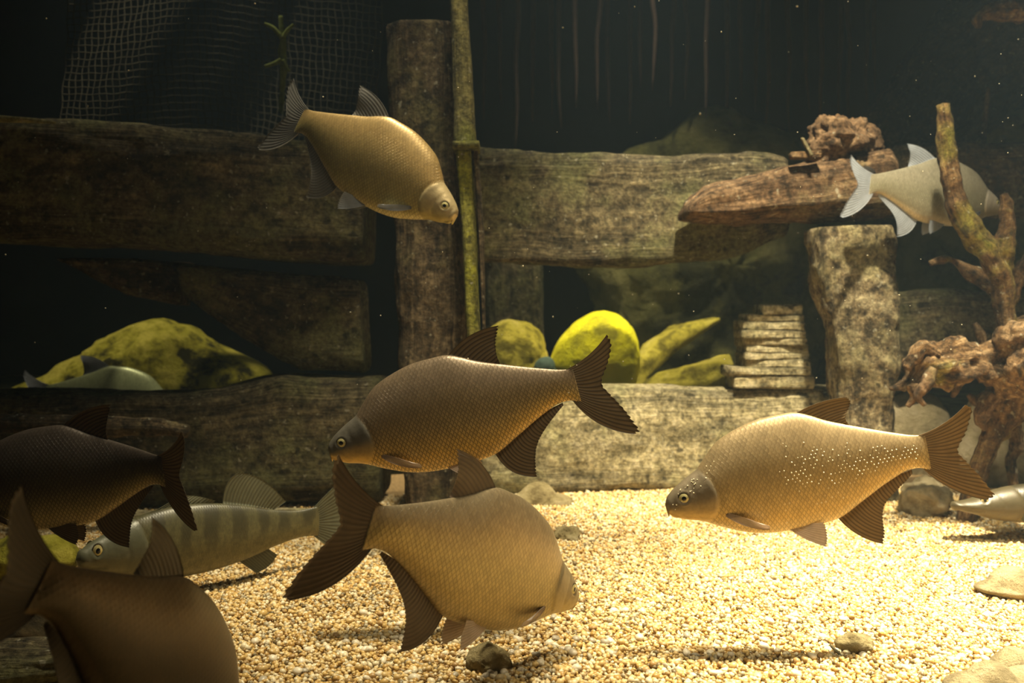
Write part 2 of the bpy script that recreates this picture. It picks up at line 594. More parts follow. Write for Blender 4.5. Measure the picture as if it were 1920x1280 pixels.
G_frame = 'old squared timbers of the sunken frame'
timber('timber_beam', [(-140, 198), (0, 206), (240, 220), (480, 242), (678, 262)], [(-140, 440), (0, 448), (260, 458), (480, 482), (678, 490)],
       (2.30, 2.42), 0.26, W_olive, 'dark upper beam running behind the diving bream to the tall post', 'beam', G_frame, seed=1.0)
timber('timber_plank', [(108, 484), (220, 486), (345, 492)], [(108, 488), (230, 548), (335, 572)],
       (2.52, 2.56), 0.10, W_brown, 'pointed dark plank end wedged under the dark upper beam', 'plank', G_frame, seed=2.0, n=50)
timber('timber_plank', [(330, 492), (450, 505), (560, 514), (672, 522)], [(340, 552), (430, 620), (520, 680), (560, 697), (682, 700)],
       (2.50, 2.48), 0.16, W_olive, 'broad slanting plank above the big mossy boulder', 'plank', G_frame, seed=3.0)
timber('timber_beam', [(-140, 738), (0, 736), (200, 742), (320, 742), (400, 732), (520, 706), (712, 712)], [(-140, 962), (0, 966), (300, 958), (560, 950), (712, 946)],
       (2.32, 2.44), 0.26, W_olive, 'lower beam behind the striped zander and the dark bream', 'beam', G_frame, seed=4.0)
timber('timber_plank', [(180, 966), (400, 960), (660, 956)], [(180, 1004), (400, 992), (660, 980)],
       (2.20, 2.28), 0.05, W_pale, 'thin pale plank at the foot of the lower beam behind the zander', 'plank', G_frame, seed=5.0, n=70)
timber('timber_post', [(720, 36), (722, 160), (726, 320), (738, 420), (740, 560), (742, 700), (762, 985)],
       [(856, 34), (862, 160), (858, 300), (866, 420), (874, 560), (876, 700), (862, 985)],
       (2.30, 2.30), 0.20, W_brown, 'tall weathered post standing beside the algae green batten', 'post', G_frame, seed=6.0, n=160, amp=0.008, freq=(6, 22))
b0 = timber('timber_batten', [(842, -60), (846, 60), (848, 180), (850, 268)], [(872, -60), (880, 60), (888, 180), (892, 268)],
            (2.21, 2.21), 0.085, W_green, 'green algae covered batten with a ledge, fixed along the tall post', 'batten', G_frame, seed=7.0, amp=0.003)
timber('ledge', [(848, 262), (898, 262)], [(848, 276), (898, 276)], (2.19, 2.19), 0.11, W_green, parent=b0, n=30, m=32, amp=0.002)
timber('lower_strip', [(852, 278), (866, 420), (874, 620), (880, 720)], [(884, 278), (890, 420), (900, 620), (902, 720)],
       (2.22, 2.22), 0.06, W_lime, parent=b0, amp=0.003, n=80)
timber('side_strip', [(884, 280), (896, 430), (904, 620), (906, 720)], [(896, 280), (906, 430), (910, 620), (912, 720)],
       (2.24, 2.24), 0.05, W_brown, parent=b0, amp=0.003, n=80)
timber('timber_beam', [(884, 276), (1040, 282), (1200, 284), (1330, 282), (1480, 290)], [(884, 488), (960, 492), (1100, 498), (1290, 492), (1400, 478), (1482, 440)],
       (2.60, 2.62), 0.13, W_olive, 'upper beam between the green batten and the log with the round knot', 'beam', G_frame, seed=8.0, amp=0.008)
lg = timber('timber_log', [(1292, 384), (1330, 352), (1480, 302), (1560, 294), (1676, 272), (1690, 290)], [(1292, 402), (1400, 414), (1480, 410), (1600, 400), (1690, 398)],
            (2.42, 2.42), 0.16, W_red, 'reddish split log with a round knot behind the pale bream tail', 'log', G_frame, seed=9.0, power=3.0, amp=0.009)
rock('knot', [(1520, 300), (1518, 250), (1530, 226), (1580, 220), (1622, 226), (1642, 250), (1644, 290), (1600, 310)], 2.50, 0.08, W_red, parent=lg, amp=0.02, freq=26, seed=3)
timber('splinter', [(1484, 284), (1540, 282)], [(1486, 296), (1540, 296)], (2.40, 2.40), 0.03, W_root, parent=lg, n=24, m=20, amp=0.003)
timber('splinter', [(1502, 258), (1520, 292)], [(1508, 258), (1526, 290)], (2.39, 2.39), 0.015, W_pale, parent=lg, n=20, m=16, amp=0.002)
rock('peg_hole_shade', [(1612, 322), (1620, 314), (1634, 316), (1642, 324), (1638, 332), (1620, 332)], 2.418, 0.012, plain_mat('hole_shade', (0.012, 0.01, 0.008)), parent=lg, amp=0.002, nt_=40, nf=16)  # dark solid lump, its colour painted as the shade inside a hole
timber('timber_post', [(1536, 424), (1545, 520), (1566, 620), (1584, 770), (1602, 972)], [(1680, 420), (1690, 520), (1700, 640), (1690, 770), (1690, 972)],
       (2.38, 2.36), 0.16, W_crust, 'crusted squat post under the split log', 'post', G_frame, seed=10.0, amp=0.011, freq=(12, 22))
timber('timber_beam', [(868, 736), (1020, 730), (1200, 726), (1400, 727), (1640, 729)], [(868, 934), (1020, 932), (1200, 926), (1400, 930), (1640, 940)],
       (2.56, 2.60), 0.15, W_pale, 'broad pale lower beam rising from the bright gravel', 'beam', G_frame, seed=11.0, amp=0.006)
timber('timber_beam', [(1690, 268), (1800, 262), (1920, 260), (2080, 262)], [(1690, 400), (1800, 400), (1920, 398), (2080, 400)],
       (2.72, 2.72), 0.2, W_brown, 'mottled brown beam behind the upright root branch', 'beam', G_frame, seed=12.0)
timber('timber_beam', [(1690, 545), (1790, 540), (1920, 545), (2080, 545)], [(1690, 700), (1790, 690), (1920, 690), (2080, 690)],
       (2.78, 2.78), 0.2, W_olive, 'dim greenish beam behind the root cluster', 'beam', G_frame, seed=13.0)
timber('timber_post', [(905, 430), (908, 560), (912, 760)], [(1014, 430), (1018, 560), (1022, 760)], (3.45, 3.45), 0.15, W_olive,
       'dim greenish post standing far behind the yellow rocks', 'post', G_frame, seed=14.0, n=60)

# stack of thin weathered boards, one by one
st = empty('board_stack', tuple(at(1455, 726, 2.60)))
tag(st, 'stack of thin split boards piled beside the crusted squat post', 'board stack')
ys = [(570, 590, 1432, 1506), (589, 604, 1404, 1508), (602, 620, 1394, 1510), (619, 634, 1394, 1512), (632, 648, 1396, 1514),
      (646, 662, 1400, 1516), (660, 674, 1398, 1518), (673, 690, 1398, 1520), (688, 704, 1368, 1522), (703, 728, 1378, 1528)]
for k, (ya, yb, xa, xb) in enumerate(ys):
    j = random.uniform(-2, 2)
    timber('board', [(xa, ya + j), ((xa + xb) / 2, ya - j), (xb, ya)], [(xa, yb + 1.5), ((xa + xb) / 2, yb + j + 1), (xb, yb + 1.5)],
           (2.585 + random.uniform(-.012, .012), 2.585 + random.uniform(-.012, .012)), 0.12, W_pale, parent=st, n=48, m=40, amp=0.0035, seed=20.0 + k, freq=(14, 60), power=7)

# ================================================================ ROCKS
R_moss = rock_mat('rock_moss', (0.03, 0.028, 0.006), (0.36, 0.33, 0.03), (0.56, 0.50, 0.08), 20, 0.6)
R_yellow = rock_mat('rock_yellow', (0.34, 0.32, 0.02), (0.80, 0.76, 0.012), (0.88, 0.82, 0.04), 7, 0.4)
R_ochre = rock_mat('rock_ochre', (0.20, 0.17, 0.02), (0.58, 0.50, 0.06), (0.70, 0.60, 0.14), 15, 0.5)
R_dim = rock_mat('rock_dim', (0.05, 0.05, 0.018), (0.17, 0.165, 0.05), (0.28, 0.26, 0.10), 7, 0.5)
R_grey = rock_mat('rock_grey', (0.26, 0.20, 0.09), (0.46, 0.37, 0.18), (0.58, 0.48, 0.27), 40, 0.5)
R_sand = rock_mat('rock_sand', (0.30, 0.24, 0.13), (0.48, 0.39, 0.22), (0.60, 0.50, 0.32), 22, 0.5)
R_dark = rock_mat('rock_dark', (0.012, 0.010, 0.006), (0.06, 0.045, 0.02), (0.12, 0.085, 0.035), 30, 0.5)

rock('boulder', [(10, 738), (90, 706), (170, 664), (225, 624), (275, 604), (310, 594), (345, 604), (400, 640), (450, 672), (518, 702), (505, 790), (300, 860), (60, 800)],
     3.22, 0.20, R_moss, 'big mossy yellow-green boulder peaking over the lower beam', seed=2, amp=0.016)
rock('boulder', [(890, 640), (915, 612), (950, 604), (990, 608), (1012, 626), (1022, 660), (1020, 720), (960, 790), (890, 740)],
     3.22, 0.16, R_ochre, 'dull yellow boulder next to the green batten', seed=5, amp=0.014)
rock('boulder', [(1028, 690), (1036, 655), (1062, 622), (1095, 597), (1125, 584), (1160, 592), (1185, 615), (1198, 655), (1198, 700), (1180, 735), (1120, 770), (1050, 750)],
     3.18, 0.15, R_yellow, 'bright lemon yellow round boulder behind the bream tail', seed=8, amp=0.006)
timber('rock_slab', [(1186, 700), (1212, 648), (1262, 614), (1350, 594)], [(1200, 760), (1228, 700), (1284, 655), (1354, 604)],
       (3.28, 3.34), 0.12, R_ochre, 'slanting yellowish slab leaning beside the lemon yellow boulder', 'slab', seed=15.0, n=60, m=40, power=3, amp=0.008)
timber('boulder', [(1212, 718), (1240, 704), (1300, 690), (1376, 668)], [(1212, 790), (1240, 796), (1300, 800), (1384, 800)],
       (3.10, 3.06), 0.16, R_ochre, 'low pale yellow rock wedged near the board stack', 'rock', seed=16.0, n=60, m=44, power=3, amp=0.01)
rock('stone', [(1000, 690), (1012, 670), (1032, 668), (1042, 690), (1038, 730), (1005, 730)], 3.02, 0.04, plain_mat('teal_stone', (0.10, 0.16, 0.12)),
     'small teal stone between the yellow boulders', 'stone', seed=14, amp=0.004)
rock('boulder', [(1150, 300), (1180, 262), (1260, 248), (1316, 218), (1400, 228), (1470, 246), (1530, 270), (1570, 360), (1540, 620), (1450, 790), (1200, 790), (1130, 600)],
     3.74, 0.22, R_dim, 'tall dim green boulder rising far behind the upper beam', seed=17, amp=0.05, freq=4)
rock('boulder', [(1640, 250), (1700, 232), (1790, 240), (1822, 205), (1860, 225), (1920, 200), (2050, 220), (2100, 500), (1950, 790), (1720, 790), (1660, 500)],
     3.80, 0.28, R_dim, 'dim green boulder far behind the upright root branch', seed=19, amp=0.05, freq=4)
rock('stone', [(878, 1246), (882, 1222), (905, 1208), (936, 1212), (956, 1232), (954, 1252), (930, 1268), (900, 1272)],
     1.30, 0.030, R_grey, 'fist sized angular stone under the belly fin of the tan bream', 'stone', seed=23, amp=0.006, freq=30)
rock('stone', [(1562, 1206), (1580, 1192), (1610, 1190), (1636, 1200), (1634, 1214), (1604, 1220), (1570, 1220)],
     1.378, 0.02, R_grey, 'small ochre stone chip with a twig leaning on it', 'stone', seed=24, amp=0.004, freq=40)
tube('twig', [at(1556, 1208, 1.37), at(1570, 1222, 1.36), at(1584, 1238, 1.345)], [0.0016, 0.002, 0.001], W_pale, sides=8, fine=10)
tag(bpy.data.objects['twig'], 'short straw coloured twig leaning on the ochre stone chip', 'twig')
rock('stone', [(1818, 1100), (1850, 1092), (1930, 1090), (2010, 1098), (2020, 1112), (1930, 1116), (1860, 1114)],
     1.66, 0.05, R_sand, 'flat pale slab lying on the brightest gravel', 'stone', seed=26, amp=0.003)
rock('stone', [(1852, 1252), (1872, 1232), (1930, 1226), (2000, 1236), (2010, 1262), (1930, 1272), (1870, 1268)],
     1.285, 0.04, R_sand, 'upper of two flat tan stones near the glass', 'stone', seed=27, amp=0.004)
rock('stone', [(1770, 1282), (1820, 1266), (1900, 1262), (1990, 1276), (1990, 1310), (1880, 1318), (1790, 1306)],
     1.195, 0.035, R_sand, 'lower of two flat tan stones near the glass', 'stone', seed=28, amp=0.004)
rock('stone', [(1692, 910), (1720, 898), (1760, 906), (1784, 928), (1770, 960), (1730, 985), (1700, 976)],
     2.27, 0.06, R_sand, 'pale pitted stone under the bream tail near the pike snout', 'stone', seed=29, amp=0.012, freq=24)
rock('boulder', [(1625, 850), (1640, 780), (1690, 738), (1740, 740), (1780, 800), (1790, 860), (1700, 930), (1640, 930)],
     2.92, 0.10, R_sand, 'sloping sandy boulder at the foot of the squat post', seed=30, amp=0.012)
rock('boulder', [(1790, 900), (1800, 800), (1830, 745), (1900, 760), (1990, 800), (1990, 930), (1880, 960)],
     2.62, 0.10, R_sand, 'pale greenish boulder behind the root legs', seed=31, amp=0.012)
rock('boulder', [(-60, 1210), (-50, 1130), (10, 1104), (60, 1112), (90, 1150), (104, 1205), (80, 1232), (-40, 1236)],
     1.43, 0.08, R_dark, 'dark brown boulder beside the close dark bream', seed=32, amp=0.012, freq=14)
rock('boulder', [(-60, 1040), (0, 1010), (70, 1004), (130, 1020), (145, 1050), (100, 1085), (-40, 1090)],
     1.78, 0.07, R_moss, 'low mossy stone under the dark bream belly', seed=33, amp=0.01)
timber('timber_log', [(-120, 1236), (0, 1224), (60, 1228), (112, 1222)], [(-120, 1300), (0, 1304), (60, 1300), (118, 1290)],
       (1.20, 1.22), 0.09, W_olive, 'furrowed log lying on the gravel below the dark boulder', 'log', seed=34.0, power=2.6, freq=(8, 60))
rock('stone', [(150, 1276), (160, 1262), (178, 1266), (186, 1284), (170, 1296), (152, 1292)], 1.24, 0.014, R_sand, 'little pale stone beside the furrowed log', 'stone', seed=35, amp=0.003)
rock('stone', [(945, 950), (975, 922), (1040, 926), (1080, 940), (1070, 954), (1010, 962)], 2.42, 0.05, R_grey,
     'low yellowish stone at the gravel edge below the pale beam', 'stone', seed=36, amp=0.006)
rock('stone', [(1036, 1006), (1044, 992), (1064, 990), (1088, 1000), (1082, 1012), (1050, 1014)], 2.05, 0.03, R_grey,
     'ragged ochre bark chip on gravel beside the tan bream', 'bark chip', seed=37, amp=0.008, freq=40)

# ================================================================ DRIFTWOOD
def path(pts, Y):
    return [at(x, y, Y + (p[0] if p else 0)) for x, y, *p in pts]


def rpx(rs, Y):
    return [r / F * Y for r in rs]


YR = 2.20
rt_ = tube('driftwood_root', path([(1768, 196), (1774, 250), (1778, 310), (1790, 370), (1815, 425), (1850, 470), (1876, 520), (1884, 590), (1888, 660), (1890, 740), (1872, 800), (1845, 850), (1806, 990)], YR),
           rpx([11, 16, 18, 19, 22, 24, 22, 17, 20, 34, 26, 20, 17], YR), W_rootgreen, sides=26, bump_amp=0.32, freq=34, fine=130)
tag(rt_, 'gnarled upright driftwood root with yellow-green algae patches', 'driftwood')
def branch(pts, rs, mat=W_root, dy=0.0, **kw):
    k = dict(sides=20, bump_amp=0.4, freq=36, fine=60); k.update(kw)
    return tube('branch', path(pts, YR + dy), rpx(rs, YR), mat, rt_, **k)
branch([(1882, 364), (1890, 395), (1890, 430), (1878, 480), (1876, 530)], [6, 13, 16, 20, 16], W_rootgreen)
branch([(1888, 740), (1890, 690), (1894, 640), (1912, 612), (1960, 620)], [34, 32, 24, 20, 18])
branch([(1920, 720), (1880, 690), (1830, 676), (1780, 678), (1735, 688), (1706, 718), (1668, 728)], [30, 34, 36, 36, 33, 18, 5], W_root, -0.06, bump_amp=0.75, freq=30, sides=36, fine=90)
branch([(1760, 664), (1730, 650), (1716, 668), (1700, 690)], [10, 14, 12, 8], W_root, -0.09)
branch([(1712, 720), (1716, 742), (1702, 762)], [12, 9, 4], W_root, -0.08)
branch([(1750, 690), (1735, 720), (1722, 742), (1734, 760)], [10, 12, 8, 4], W_red, -0.10)
branch([(1880, 610), (1876, 560), (1850, 530), (1815, 506), (1786, 488), (1768, 486), (1744, 494)], [10, 12, 14, 15, 5, 9, 6], W_root, 0.1)
branch([(1890, 580), (1906, 530), (1925, 500), (1960, 470)], [10, 16, 20, 18], W_rootgreen, 0.05)
branch([(1846, 650), (1838, 625), (1828, 606)], [6, 9, 4], W_root, 0.04)
branch([(1876, 740), (1850, 745), (1830, 752), (1816, 740)], [16, 12, 10, 5], W_red)
branch([(1862, 742), (1846, 765), (1840, 790), (1848, 806)], [16, 15, 12, 5], W_red, -0.03)
branch([(1890, 770), (1905, 830), (1895, 870), (1905, 930)], [18, 14, 10, 8], W_root, 0.03)
branch([(1900, 720), (1940, 780), (1960, 860), (1965, 980)], [24, 22, 18, 16], W_root, 0.08)
branch([(1790, 700), (1792, 726), (1786, 744)], [10, 9, 4], W_red, -0.06)
rock('stub', [(1870, 640), (1880, 615), (1905, 606), (1940, 618), (1950, 650), (1920, 668), (1885, 664)], 2.1, 0.05, W_root, parent=rt_, amp=0.012, freq=26, seed=4, nt_=70, nf=30)
rock('stub', [(1896, 700), (1904, 668), (1935, 655), (1970, 672), (1970, 710), (1930, 722)], 2.06, 0.05, W_root, parent=rt_, amp=0.012, freq=26, seed=6, nt_=70, nf=30)

tube('sunken_log', path([(2020, -60), (1880, 70), (1760, 190), (1672, 290), (1610, 380)], 3.3), rpx([140, 120, 100, 78, 60], 3.3), wood_mat('wood_black', (0.012, 0.009, 0.007), (0.05, 0.04, 0.026), (0.11, 0.085, 0.05), (0.12, 0.11, 0.05), 0.3), sides=40, bump_amp=0.16, freq=14, fine=70)
tag(bpy.data.objects['sunken_log'], 'thick blackish sunken trunk slanting down to the round knot', 'log')
tube('tree_root', path([(1990, -10), (1925, 14), (1870, 20), (1836, 30), (1834, 52)], 2.5), rpx([30, 24, 20, 12, 5], 2.5), W_root, sides=24, bump_amp=0.45, freq=26, fine=50)
tag(bpy.data.objects['tree_root'], 'ragged brown root hanging before the blackish trunk', 'root')
tube('stick', path([(1853, 165), (1848, 215), (1843, 286)], 2.85), rpx([4, 5, 5], 2.85), W_red, sides=10, fine=14)
tag(bpy.data.objects['stick'], 'thin reddish stick standing upright on the mottled brown beam', 'stick')
sk = tube('stick', path([(-60, 222), (0, 223), (60, 226), (104, 230)], 2.26), rpx([6, 6.5, 5, 2.5], 2.26), wood_mat('straw', (0.40, 0.35, 0.14), (0.62, 0.56, 0.26), (0.8, 0.74, 0.42), (0.6, 0.6, 0.2), 0.3), sides=12, fine=26, bump_amp=0.15, freq=60)
tag(sk, 'straw coloured reed stalk poking in over the dark upper beam', 'stalk')
lg2 = tube('timber_log', path([(-160, 786), (0, 794), (110, 794), (200, 800), (290, 800), (352, 808)], 2.12), rpx([26, 20, 16, 19, 17, 13], 2.12), W_brown, sides=28, bump_amp=0.3, freq=26, fine=80)
tag(lg2, 'crooked dark branch lying before the lower beam behind the dark bream', 'branch')

# ================================================================ NET AND ROPE
M_net = plain_mat('net_cord', (0.024, 0.022, 0.014), 0.9, 0.4, 40)
def net_pt(s, t):
    x = 120 + 590 * s
    y = -70 + 350 * t + 42 * s * (0.4 + t) - 26 * math.sin(s * math.pi)
    Y = 2.86 - 0.16 * math.cos(s * 5.2) + 0.06 * math.sin(t * 4 + s * 9)
    return at(x + 7 * math.sin(t * 5 + s * 7), y + 5 * math.sin(s * 11), Y)
NV, NF, off = [], [], 0
ns, nt2 = 48, 27
def add_strand(pts):
    global off
    V, f, _ = tube_arrays(pts, 0.0017, sides=4)
    NV.append(V); NF.extend(tuple(i + off for i in q) for q in f); off += len(V)
for i in range(ns + 1):
    add_strand([net_pt(i / ns + 0.003 * math.sin(j * 1.3 + i), j / nt2) for j in range(nt2 + 1)])
for j in range(nt2 + 1):
    add_strand([net_pt(i / ns, j / nt2 + 0.003 * math.sin(i * 1.7 + j)) for i in range(ns + 1)])
nto = world_obj('fishing_net', np.vstack(NV), NF, M_net)
tag(nto, 'dark knotted fishing net hanging behind the dark upper beam', 'net')
M_rope = plain_mat('rope_green', (0.12, 0.15, 0.03), 0.9, 0.4, 60)
rp = tube('rope', path([(526, 30), (530, 70), (529, 100), (531, 128), (529, 168), (527, 212)], 2.62), rpx([4, 6, 8, 7, 5.5, 4], 2.62), M_rope, sides=12, bump_amp=0.35, freq=60, fine=40)
tag(rp, 'knotted green rope tied to the fishing net', 'rope')
for pts in ([(530, 72), (538, 58), (550, 46)], [(526, 68), (512, 52), (496, 44)], [(527, 112), (512, 120), (496, 124)], [(531, 112), (538, 128), (544, 132)]):
    tube('rope_end', path(pts, 2.61), rpx([4.5, 4, 2.5], 2.61), M_rope, rp, sides=8, fine=12)

# hanging roots in the dark water behind
M_hang = plain_mat('hanging_root', (0.045, 0.027, 0.02), 0.9, 0.3, 20)
for k in range(26):
    x = 905 + k * 30 + random.uniform(-10, 10)
    if x > 1640: x = 1640 - random.uniform(0, 120)
    Y = random.uniform(3.4, 4.0)
    yb = random.uniform(150, 285)
    pts = [(x + random.uniform(-4, 4), yy) for yy in np.linspace(-130, yb, 6)]
    h_ = tube('hanging_root', path(pts, Y), rpx([5.5, 5.2, 5, 4.4, 3.6, 1.2], Y), M_hang, sides=6, fine=16)
    tag(h_, 'thin brown root strand hanging in the dark water', 'root strand', 'root strands hanging in the dark water')

# ================================================================ FISH
def conv(S, P):
    S, P = np.array(S, float), np.array(P, float)
    d = P - S; L = np.linalg.norm(d); ex = d / L; up = np.array([ex[1], -ex[0]])
    return lambda pts: np.array([[(np.array(p) - S) @ ex / L, (np.array(p) - S) @ up / L] for p in pts])


CB = conv((75, 790), (1470, 428))
CR = conv((50, 660), (1480, 375))
BREAM = dict(
    top=CB([(75, 790), (82, 757), (100, 725), (130, 690), (160, 660), (200, 625), (235, 594), (262, 548), (300, 484), (330, 443), (380, 400), (430, 367), (540, 310), (650, 277), (750, 258), (830, 270), (900, 287), (1035, 306), (1150, 320), (1280, 333), (1400, 340), (1450, 336)]),
    bot=CB([(75, 790), (84, 818), (105, 842), (165, 860), (280, 868), (400, 895), (530, 915), (650, 912), (750, 895), (850, 870), (940, 845), (1020, 812), (1150, 705), (1280, 595), (1390, 524), (1440, 514), (1490, 522)]),
    width=[(0, 0), (.006, .016), (.03, .032), (.08, .047), (.14, .058), (.22, .066), (.32, .073), (.45, .073), (.58, .062), (.7, .047), (.85, .029), (.93, .020), (.97, .0125), (1.0, .004)],
    headline=CB([(225, 560), (240, 592), (295, 640), (330, 700), (346, 760), (336, 820), (300, 872)]),
    eye=CB([(160, 745)])[0], eye_r=0.0195,
    mouth=CB([(76, 800), (92, 826), (125, 838), (150, 846)]),
    fins=[
        ('dorsal_fin', CB([(750, 262), (830, 278), (930, 296), (1037, 312)]), CB([(1034, 93), (1030, 130), (1020, 175), (1020, 215), (1026, 260), (1042, 302)]), 11, (0.024, 0.0)),
        ('tail_fin', CB([(1405, 345), (1418, 405), (1430, 455), (1448, 512)]), CB([(1644, 143), (1668, 180), (1668, 240), (1650, 310), (1620, 425), (1665, 480), (1740, 560), (1800, 640), (1828, 690), (1795, 704)]), 20, (-0.015, -0.03)),
        ('anal_fin', CB([(1015, 808), (1110, 735), (1220, 640), (1330, 558), (1395, 526)]), CB([(1250, 942), (1245, 880), (1243, 820), (1258, 750), (1300, 670), (1350, 600), (1398, 540)]), 25, (-0.03, 0.0)),
    ],
    pelvic=(CR([(700, 772), (735, 772), (775, 764)]), CR([(918, 880), (925, 845), (922, 800), (905, 748)]), 0.018, 0.04, 9),
    pectoral=(CR([(362, 712), (362, 703), (368, 695)]), CR([(580, 776), (594, 772), (590, 758), (540, 742)]), 9),
)
ZANDER = dict(
    top=np.array([(0, 0), (.006, .012), (.03, .026), (.1, .05), (.2, .078), (.35, .098), (.5, .096), (.65, .078), (.8, .052), (.92, .04), (1, .043)]),
    bot=np.array([(0, 0), (.006, -.014), (.03, -.028), (.1, -.05), (.2, -.075), (.35, -.09), (.5, -.09), (.65, -.077), (.8, -.052), (.92, -.039), (1, -.042)]),
    width=[(0, 0), (.01, .018), (.05, .035), (.15, .055), (.3, .066), (.5, .062), (.7, .042), (.9, .02), (1, .013)],
    headline=np.array([(.2, .1), (.23, .05), (.25, 0), (.235, -.05), (.2, -.1)]),
    eye=np.array((.065, .018)), eye_r=0.017, mouth=np.array([(.003, -.01), (.05, -.022), (.09, -.026)]),
    fins=[
        ('spiny_dorsal_fin', np.array([(.30, .094), (.42, .097), (.53, .092)]), np.array([(.40, .125), (.47, .118), (.54, .10)]), 12, (0.0, 0.0)),
        ('soft_dorsal_fin', np.array([(.57, .088), (.68, .073), (.80, .052)]), np.array([(.64, .168), (.70, .16), (.78, .125), (.85, .072)]), 18, (0.02, 0.0)),
        ('tail_fin', np.array([(.985, .042), (1.0, 0), (.985, -.042)]), np.array([(1.15, .13), (1.17, .09), (1.13, .0), (1.17, -.09), (1.14, -.13)]), 17, (0, 0)),
        ('anal_fin', np.array([(.64, -.077), (.70, -.068), (.77, -.056)]), np.array([(.72, -.122), (.77, -.110), (.81, -.078)]), 11, (0, 0)),
    ],
    pelvic=(np.array([(.30, -.085), (.315, -.087), (.33, -.088)]), np.array([(.40, -.118), (.42, -.110), (.41, -.094)]), 0.02, 0.05, 6),
    pectoral=(np.array([(.255, -.05), (.256, -.04), (.258, -.03)]), np.array([(.35, -.075), (.365, -.06), (.35, -.035)]), 9),
)
PIKE = dict(ZANDER)
PIKE.update(
    top=np.array([(0, 0), (.005, .008), (.03, .014), (.09, .024), (.14, .042), (.22, .062), (.35, .075), (.55, .075), (.7, .066), (.85, .042), (.94, .034), (1, .036)]),
    bot=np.array([(0, 0), (.005, -.01), (.03, -.018), (.09, -.034), (.16, -.055), (.25, -.068), (.4, -.075), (.6, -.07), (.75, -.058), (.88, -.038), (.95, -.034), (1, -.036)]),
    eye=np.array((.115, .022)), eye_r=0.012, mouth=np.array([(.003, -.006), (.05, -.012), (.1, -.02)]),
    headline=np.array([(.235, .1), (.25, .04), (.262, 0), (.25, -.04), (.22, -.1)]),
    pelvic=(np.array([(.42, -.073), (.435, -.073), (.45, -.073)]), np.array([(.51, -.098), (.53, -.09), (.52, -.076)]), 0.02, 0.055, 6),
    fins=[('dorsal_fin', np.array([(.72, .064), (.78, .055), (.84, .044)]), np.array([(.79, .13), (.86, .11), (.89, .06)]), 14, (0, 0))] + ZANDER['fins'][2:],
)


